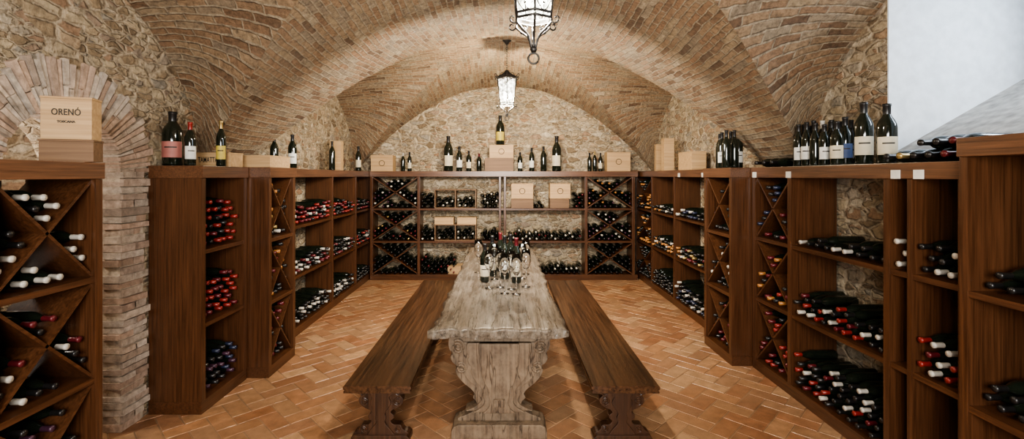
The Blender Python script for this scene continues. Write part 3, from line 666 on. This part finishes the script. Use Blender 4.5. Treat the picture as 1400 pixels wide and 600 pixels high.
# ------------------------------------------------------------ lanterns
def smooth3(p,k=4):
    out=[];n=len(p)
    for i in range(n-1):
        a,b_,c,d=p[max(i-1,0)],p[i],p[i+1],p[min(i+2,n-1)]
        for s in range(k):
            t=s/k; out.append(tuple(.5*(2*b_[j]+(c[j]-a[j])*t+(2*a[j]-5*b_[j]+4*c[j]-d[j])*t*t+(-a[j]+3*b_[j]-3*c[j]+d[j])*t**3) for j in range(3)))
    out.append(p[-1]); return out
def lantern(X,D,zc,ztop,label,sc_=1.0):
    e=empty('hanging_lantern',(X,D,zc)); tag(e,label,'lantern','hanging lanterns'); e.scale=(sc_,sc_,1)
    rt,rb,hz=.135,.10,.19; P=lambda r,a,z:(r*math.cos(a),r*math.sin(a),z); parts=[]; ang=[math.pi/6+k*math.pi/3 for k in range(6)]
    for a in ang:
        parts.append(tube([P(rb,a,-hz),P(rt,a,hz)],.0065))
        parts.append(tube(smooth3([P(rb,a,-hz),P(rb*1.02,a,-hz-.025),P(.07,a,-hz-.055),P(.03,a,-hz-.09),P(.012,a,-hz-.15)]),.0065))
        parts.append(tube(smooth3([P(rt+.01,a,hz),P(rt*.9,a,hz+.04),P(.07,a,hz+.07),P(.03,a,hz+.11),P(.012,a,hz+.14)]),.007))
        parts.append(tube(smooth3([P(rt+.005,a,hz),P(rt+.03,a,hz+.02),P(rt+.045,a,hz+.055),P(rt+.03,a,hz+.07),P(rt+.022,a,hz+.055)]),.005))
        m_=a+math.pi/6; cs=math.cos(math.pi/6)
        parts.append(tube(smooth3([P(rt,a,hz+.015),P(rt*.95,a+.2,hz+.045),P(rt*cs+.02,m_,hz+.075),P(rt*.95,a+math.pi/3-.2,hz+.045),P(rt,a+math.pi/3,hz+.015)]),.004))
        sc=[]
        for t in range(12):
            an=t*.5; rr=.028*(1-t/15); sc.append(P(rb+.028-rr*math.cos(an),a,-hz-.012-rr*math.sin(an)))
        parts.append(tube(sc,.0045)); 
        sc2=[]
        for t in range(14):
            an=t*.5; rr=.024*(1-t/18); sc2.append(P(.058+rr*math.cos(an),a,-hz-.045-rr*math.sin(an)))
        parts.append(tube(sc2,.004))
        a2=a+math.pi/3
        parts.append(tube(smooth3([P(rt-.004,a,hz-.09),P(rt*.97,a*.75+m_*.25,hz-.05),P(rt*cs,m_,hz-.01),P(rt*.97,a2*.75+m_*.25,hz-.05),P(rt-.004,a2,hz-.09)]),.0035))
        parts.append(tube(smooth3([P(rb+.004,a,-hz+.09),P((rb+.006)*cs,m_,-hz+.025),P(rb+.004,a2,-hz+.09)]),.0035))
        parts.append(tube([P(rb*cs+.002,m_,-hz),P(rt*cs+.002,m_,hz)],.0028))
        for q in (-1,1):
            for zb,rs in ((.07,.017),(.13,.013)):
                lo=[]
                for t in range(10):
                    an=t*.6; rr=rs*(1-t/14); dx=q*(rr*math.cos(an)); zz=-hz+zb+rr*math.sin(an)
                    tx,ty=-math.sin(m_),math.cos(m_); rad=(rb+(rt-rb)*(zz+hz)/(2*hz))*cs+.003
                    lo.append((rad*math.cos(m_)+tx*(dx+q*.004),rad*math.sin(m_)+ty*(dx+q*.004),zz))
                parts.append(tube(lo,.0028,5))
    for r,z in ((rt,hz),(rb,-hz),(rb+.003,-hz+.025),(rt+.012,hz+.012)):
        parts.append(tube([P(r,a,z) for a in ang],.007,6,True))
    parts.append(lathe([(0,-hz-.175),(.012,-hz-.17),(.02,-hz-.155),(.012,-hz-.14),(.018,-hz-.13),(0,-hz-.12)],12))
    mesh_obj('frame',*merge(parts),M_iron,e,smooth=True)
    ring=[(.028*math.cos(t),0,-hz-.202+.028*math.sin(t)) for t in [2*math.pi*i/20 for i in range(20)]]
    mesh_obj('ring',*tube(ring,.006,6,True),M_iron,e,smooth=True)
    V=[P(rt-.004,a,hz) for a in ang]+[P(rb-.004,a,-hz) for a in ang]; mesh_obj('glass_pane',V,[(i,(i+1)%6,6+(i+1)%6,6+i) for i in range(6)],M_pane,e)
    mesh_obj('roof',*lathe([(rt-.002,hz+.008),(rt*.85,hz+.04),(.065,hz+.068),(.028,hz+.105),(.012,hz+.14)],6,math.pi/6,math.pi/6+2*math.pi),M_iron,e)
    for k in range(3):
        a=k*2*math.pi/3; v,f=lathe([(0,-.06),(.014,-.045),(.020,-.02),(.014,.02),(0,.045)],12); v=[(x+.045*math.cos(a),y+.045*math.sin(a),z-.05) for x,y,z in v]; mesh_obj('bulb',v,f,M_bulb,e,smooth=True)
    links=[];z=hz+.14;k=0
    while z<ztop-zc-.04:
        pts=[]
        for i in range(12):
            t=2*math.pi*i/12; u=.011*math.cos(t); w=.022*math.sin(t)
            pts.append((u if k%2 else 0,0 if k%2 else u,z+.018+w))
        links.append(tube(pts,.0035,5,True)); z+=.034;k+=1
    mesh_obj('chain',*merge(links),M_iron,e,smooth=True)
    mesh_obj('canopy',*lathe([(0,ztop-zc-.06),(.02,ztop-zc-.055),(.03,ztop-zc-.03),(.055,ztop-zc-.012),(.06,ztop-zc)],16),M_iron,e,smooth=True)
    return e
lantern(.16,2.47,2.93,3.93,'wrought-iron hexagonal lantern with lit glass hanging from the vault')
lantern(.055,6.975,3.16,3.93,'wrought-iron hexagonal lantern, lit, hanging above the table end',1.15)
# ------------------------------------------------------------ lights
def light(t,name,loc,energy,col,size=.1,rot=None,sy=None):
    l=bpy.data.lights.new(name,t); l.energy=energy; l.color=col
    if t=='AREA':
        l.size=size
        if sy: l.shape='RECTANGLE'; l.size_y=sy
    else: l.shadow_soft_size=size
    o=bpy.data.objects.new(name,l); o.location=loc
    if rot: o.rotation_euler=rot
    link(o); return o
light('POINT','lantern_light',(.16,2.47,2.80),190,(1,.89,.75),.05)
light('POINT','lantern_light',(.055,6.975,3.02),340,(1,.83,.60),.05)
light('AREA','fill_light',(0,-1.6,2.2),370,(1,.97,.92),2.4,(math.radians(86),0,0),1.4)  # added soft fill from behind the camera, not a lamp of the cellar
light('AREA','fill_light',(0,4.3,2.55),190,(1,.93,.83),1.8,(math.radians(74),0,0),.4)  # added unseen fill facing away from camera, brightens far bay and back shelves
light('POINT','passage_fill',(-3.95,3.0,2.0),55,(1,.90,.80),.1)  # fill added inside the passage to brighten the dark doorway reveal
light('AREA','daylight',(3.95,2.75,3.05),35,(.8,.9,1),1.2,(0,math.radians(90),0),.5)
w=bpy.data.worlds.new('World'); bpy.context.scene.world=w; w.use_nodes=True; w.node_tree.nodes['Background'].inputs[0].default_value=(.75,.85,1,1); w.node_tree.nodes['Background'].inputs[1].default_value=1.0
# ------------------------------------------------------------ camera
cd=bpy.data.cameras.new('Camera'); co=bpy.data.objects.new('Camera',cd); link(co); co.location=(0,0,CH); co.rotation_euler=(math.pi/2,0,0)
cd.sensor_width=36; cd.lens=36*F/1400; cd.shift_x=(700-VX)/1400; cd.shift_y=-(300-VY)/1400; cd.clip_start=.05
bpy.context.scene.camera=co
